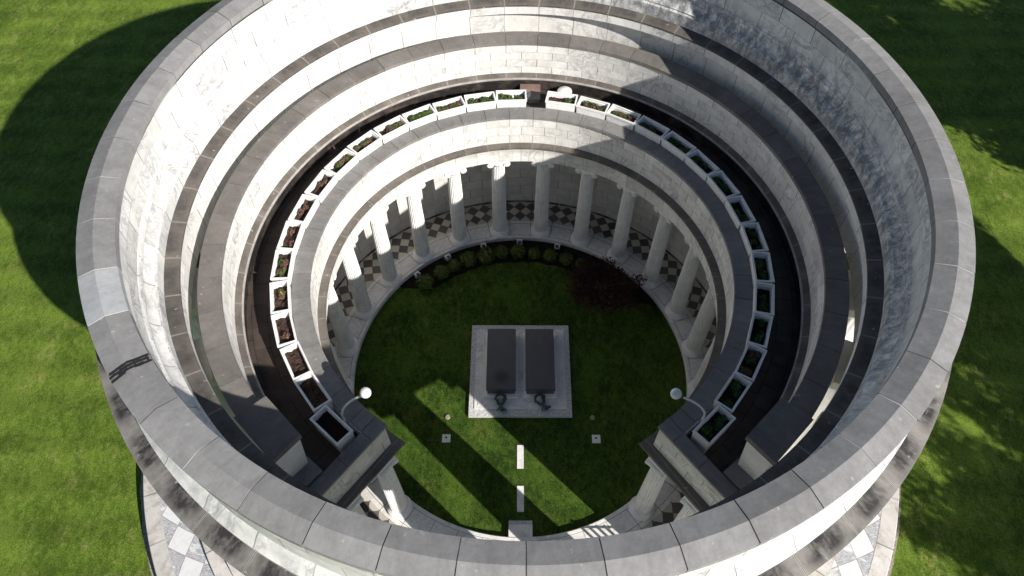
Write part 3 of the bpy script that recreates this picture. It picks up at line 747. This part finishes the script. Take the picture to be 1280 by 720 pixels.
for y0, y1, lab in ((-4.28, -3.33, 'long white marble stepping stone nearer the tombs'), (-5.97, -4.98, 'long white marble stepping stone nearer the entrance step, partly shaded')):
    mb = MB(); mb.box(-.13, .13, y0, y1, CG - .05, CG + .035); o = mb.build('stepping_stone', M['marble_old'], None, 0); tag(o, lab, 'stepping stone', 'stepping stones in the court lawn')
root = empty('entrance_step', (.0, -6.62, CG)); tag(root, 'grey stone step block down to the grass at the entrance side of the court', 'step')
mb = MB(); mb.box(-.44, .44, -.34, .12, -.05, .225); mb.build('upper_tread', M['marble_old'], root, 0)
mb = MB(); mb.box(-.44, .44, .12, .30, -.05, .10); mb.build('lower_tread', M['rough_stone'], root, 0)

# iron fence in the entrance (its bars throw the striped shadow on the floor)
root = empty('entrance_gate', (0, 0, 0)); tag(root, 'low black iron gate standing in the entrance between the horseshoe ends', 'gate')
for (xa, xb) in ((3.6, 5.4),):
    mb = MB(); ya = -7.9
    for z in (.12, .70, 1.12): mb.box(xa, xb, ya - .02, ya + .02, z, z + .05)
    mb.build('rail', M['iron'], root, 0)
    k = 0; x = xa
    while x <= xb + .001:
        mb = MB(); mb.box(x - .035, x + .035, ya - .035, ya + .035, 0, 1.18); mb.build('bar', M['iron'], root, 0); x += .30

# ------------------------------------------------------------------ plants in the court
def boxwood(seed):
    mb = MB(); rng = random.Random(seed); N = 620
    for i in range(N):
        ph = i * 2.39996; zz = 1 - 1.7 * (i + .5) / N; r = sqrt(max(0, 1 - zz * zz))
        d = Vector((r * cos(ph), r * sin(ph), zz)); b = 1 + .30 * noise.noise(d * 2.6 + Vector((seed, 0, 0)))
        q = Vector((d.x * .30 * b, d.y * .30 * b, .27 + d.z * .27 * b)) * rng.uniform(.78, 1.10)
        s = .075 * rng.uniform(.7, 1.3); nrm = (d + Vector((rng.uniform(-.6, .6),) * 1 + (rng.uniform(-.6, .6), rng.uniform(-.6, .6)))).normalized()
        a = Matrix.Rotation(rng.uniform(0, 6), 3, nrm) @ nrm.orthogonal().normalized(); c = nrm.cross(a)
        mb.face([q - a * s * .5, q + c * s * .3, q + a * s * .5, q - c * s * .3])
    core = MB()
    return mb
shr = [(134.8, 6.09), (126.3, 6.08), (119.7, 6.11), (112.8, 6.14), (105.4, 6.04), (98.1, 6.15), (90.9, 6.13), (83.7, 6.05), (76.6, 6.04), (69.5, 6.1), (62.7, 6.15)]
ordn = ['leftmost rounded boxwood in the far bed, at the sunward end', 'second boxwood from the left end of the far bed', 'third boxwood from the left end of the far bed', 'fourth boxwood from the left end of the far bed',
        'fifth boxwood from the left end of the far bed', 'boxwood just left of the middle of the far bed', 'boxwood at the middle of the far bed, behind the tombs', 'boxwood just right of the middle of the far bed',
        'third boxwood from the dark red maple in the far bed', 'second boxwood from the dark red maple in the far bed', 'last boxwood in the far bed, touching the dark red maple']
for k, ((t, r), lab) in enumerate(zip(shr, ordn)):
    root = empty('boxwood_shrub', pol(r, t, CG + .02), k * 1.1); tag(root, lab, 'shrub', 'clipped boxwoods in the court bed')
    s = [1, .95, .8, 1.02, 1.1, .85, .95, .82, .88, .85, .7][k]; s *= 1.22; root.scale = (s, s, s * (.82 + .02 * (k % 3)))
    boxwood(k + 1).build('foliage', M['box_leaf'], root, 0)
    mb = MB(); mb.tube([(0, 0, -.02), (.01, 0, .2)], [.03, .02], 8)
    for w in range(5): mb.tube([(0, 0, .08), (.12 * cos(w * 1.26), .12 * sin(w * 1.26), .30)], [.015, .008], 5)
    mb.build('stem', M['bark'], root, 30)

upl = [(134.4, 'leftmost white floodlight at the court kerb, beside the end boxwood'), (120.1, 'white floodlight at the court kerb, second from the left'), (104.9, 'white floodlight at the court kerb, third from the left'), (90.2, 'white floodlight at the court kerb behind the middle of the bed'), (74.9, 'rightmost white floodlight at the court kerb, nearest the red maple')]
u0 = None
for t, lab in upl:
    if u0 is None:
        u0 = empty('floodlight')
        mb = MB(); mb.box(-.10, .10, -.125, -.085, .10, .30); mb.box(-.10, .10, .085, .125, .10, .30); mb.box(.04, .10, -.085, .085, .10, .30); mb.box(-.10, .04, -.085, .085, .10, .16); mb.build('housing', M['post'], u0, 0)
        mb = MB(); mb.box(-.09, .035, -.08, .08, .162, .21); mb.build('lens', M['slab'], u0, 0)
        mb = MB(); mb.lathe([(.04, -.02), (.03, .10)], 10); mb.build('stake', M['iron'], u0, 30); o = u0
    else: o = copy_tree(u0)
    o.location = pol(6.72, t, CG); o.rotation_euler = (0, 0, R(t + random.uniform(-14, 14))); tag(o, lab, 'floodlight', 'floodlights along the court kerb')

# dark red maple
mp = empty('red_maple', (3.55, 3.75, CG + .02)); tag(mp, 'low spreading dark red Japanese maple in the shaded corner of the court', 'tree')
tr = MB(); fo = MB(); rng = random.Random(5)
tr.tube([(0, 0, 0), (.03, .02, .3), (.0, .05, .6), (.05, .05, .85)], [.09, .075, .06, .04], 8)
for k in range(15):
    a = k * 2.4; L = .7 + .75 * rng.random() + (.35 if (k % 5 == 0) else 0)
    p0 = Vector((0, .03, .35 + .4 * rng.random())); p1 = p0 + Vector((cos(a) * L * .5, sin(a) * L * .5, .35)); p2 = p0 + Vector((cos(a) * L, sin(a) * L, .30 + .25 * rng.random()))
    tr.tube([p0, p1, p2], [.035, .022, .01], 6)
    for q in (p1, p2, (p1 + p2) / 2, p2 + Vector((rng.uniform(-.2, .2), rng.uniform(-.2, .2), .1))):
        leaves(fo, q, .38, .38, .16, 120, .10, rng=rng)
tr.build('trunk', M['bark'], mp, 40); fo.build('crown', M['maple'], mp, 0)

# ------------------------------------------------------------------ trees beyond the right edge; their shade falls on the lawn
def make_tree(seed, H, cr):
    rng = random.Random(seed); root = empty('shade_tree')
    tr = MB(); fo = MB()
    tr.tube([(0, 0, -.1), (.05, 0, H * .15), (-.05, .1, H * .4), (0, 0, H * .75)], [.42, .33, .26, .10], 12)
    ends = []
    for k in range(22):
        z0 = H * rng.uniform(.28, .68); a = k * 2.4 + rng.uniform(-.3, .3); L = cr * rng.uniform(.5, 1.0)
        p0 = Vector((0, 0, z0)); p2 = Vector((cos(a) * L, sin(a) * L, z0 + H * rng.uniform(.08, .28))); p1 = (p0 + p2) / 2 + Vector((0, 0, -.3))
        tr.tube([p0, p1, p2], [.12, .08, .03], 6); ends += [p1, p2, (p1 + p2) / 2]
    for p in ends + [Vector((rng.uniform(-1, 1) * cr * .4, rng.uniform(-1, 1) * cr * .4, H * rng.uniform(.7, .95))) for _ in range(12)]:
        rr = cr * rng.uniform(.24, .40); leaves(fo, p, rr, rr, rr * .7, 230, .40, rng=rng)
    tr.build('trunk', M['bark'], root, 40); fo.build('crown', M['leaf'], root, 0)
    return root
T1 = make_tree(1, 19, 4.6); T2 = make_tree(2, 17, 4.0)
def at_shade(sv, wv): return (sv * .69 + wv * .724, sv * .724 - wv * .69)
spots = [(T1, *at_shade(17.6, 36), 0, 1.0), (T2, *at_shade(31, 22), 1, 1.1), (T1, *at_shade(38, 24), 2, 1.1), (T2, *at_shade(19.5, 29), 3, .95), (T1, *at_shade(33.5, 32), 4, 1.05), (T2, *at_shade(14.5, 45), 5, 1.0), (T1, *at_shade(44, 36), 1.7, 1.1),
         (T2, *at_shade(8.8, 33), .5, .66), (T1, *at_shade(29.8, 46), 2.6, 1.0), (T2, *at_shade(12.4, 34), .9, .70), (T2, *at_shade(5.6, 37), 3.3, .66), (T1, *at_shade(21.5, 46), 5.1, 1.0)]
labs = ['tall leafy tree nearest the lower right of the rotunda', 'tall leafy tree nearest the upper right of the rotunda', 'tall leafy tree at the upper right with a broad crown', 'slender leafy tree straight right of the rotunda', 'leafy tree in the second row at the upper right', 'leafy tree in the second row at the lower right', 'leafy tree farthest to the upper right',
        'small leafy tree at the lower right, middle one of three', 'leafy tree at the very back of the right-hand group', 'small leafy tree at the lower right, nearest the tall trees', 'small leafy tree farthest forward at the lower right', 'tall leafy tree behind the slender one straight right of the rotunda']
seen = set()
for (T, x, y, rz, s), lab in zip(spots, labs):
    o = T if id(T) not in seen else copy_tree(T); seen.add(id(T))
    o.location = (x, y, G); o.rotation_euler = (0, 0, rz); o.scale = (s, s, s)
    tag(o, lab, 'tree', 'trees to the right of the rotunda')

# ------------------------------------------------------------------ light and camera
SUN_AZ, SUN_EL = -43.6, 31.0          # direction TO the sun, degrees from +X, and elevation
w = bpy.data.worlds.new('World'); scene.world = w; w.use_nodes = True
nt = w.node_tree; bg = nt.nodes['Background']; sky = nt.nodes.new('ShaderNodeTexSky'); sky.sky_type = 'NISHITA'; sky.sun_disc = False
sky.sun_elevation = R(SUN_EL); sky.sun_rotation = R(90 - SUN_AZ); sky.air_density = 1.0; sky.dust_density = .2; sky.ozone_density = 2.0
nt.links.new(sky.outputs[0], bg.inputs[0]); bg.inputs[1].default_value = .05
sl = bpy.data.lights.new('sun', 'SUN'); sl.energy = 5.0; sl.angle = R(.53); sl.color = (1.0, .945, .87)
so = bpy.data.objects.new('sun', sl); COL.objects.link(so)
d = Vector((cos(R(SUN_AZ)) * cos(R(SUN_EL)), sin(R(SUN_AZ)) * cos(R(SUN_EL)), sin(R(SUN_EL))))
so.rotation_euler = d.to_track_quat('Z', 'Y').to_euler(); so.location = d * 60

cd = bpy.data.cameras.new('camera'); cam = bpy.data.objects.new('camera', cd); COL.objects.link(cam); scene.camera = cam
cd.sensor_width = 36; cd.lens = 904.9998 / 1280 * 36; cd.clip_end = 3000; cd.clip_start = .1
pit, yaw, roll, D, Hc = R(55.720786), R(-1.33569354), R(-0.23553865), 14.3476558, 26.99468519
cp_, sp_ = cos(pit), sin(pit)
fw = Vector((sin(yaw) * cp_, cos(yaw) * cp_, -sp_)); rt = Vector((cos(yaw), -sin(yaw), 0)); up = rt.cross(fw)
r2 = cos(roll) * rt + sin(roll) * up; u2 = -sin(roll) * rt + cos(roll) * up
Rz = Matrix.Rotation(R(-.85), 3, 'Z')
mw = Matrix((r2, u2, -fw)).transposed(); mw = (Rz @ mw).to_4x4(); mw.translation = Rz @ Vector((0, -D, Hc)); cam.matrix_world = mw

scene.view_settings.view_transform = 'Standard'; scene.view_settings.look = 'None'; scene.view_settings.gamma = 1; scene.view_settings.exposure = 0.55
scene.cycles.max_bounces = 12; scene.cycles.diffuse_bounces = 8
scene.render.resolution_x = 1024; scene.render.resolution_y = 576
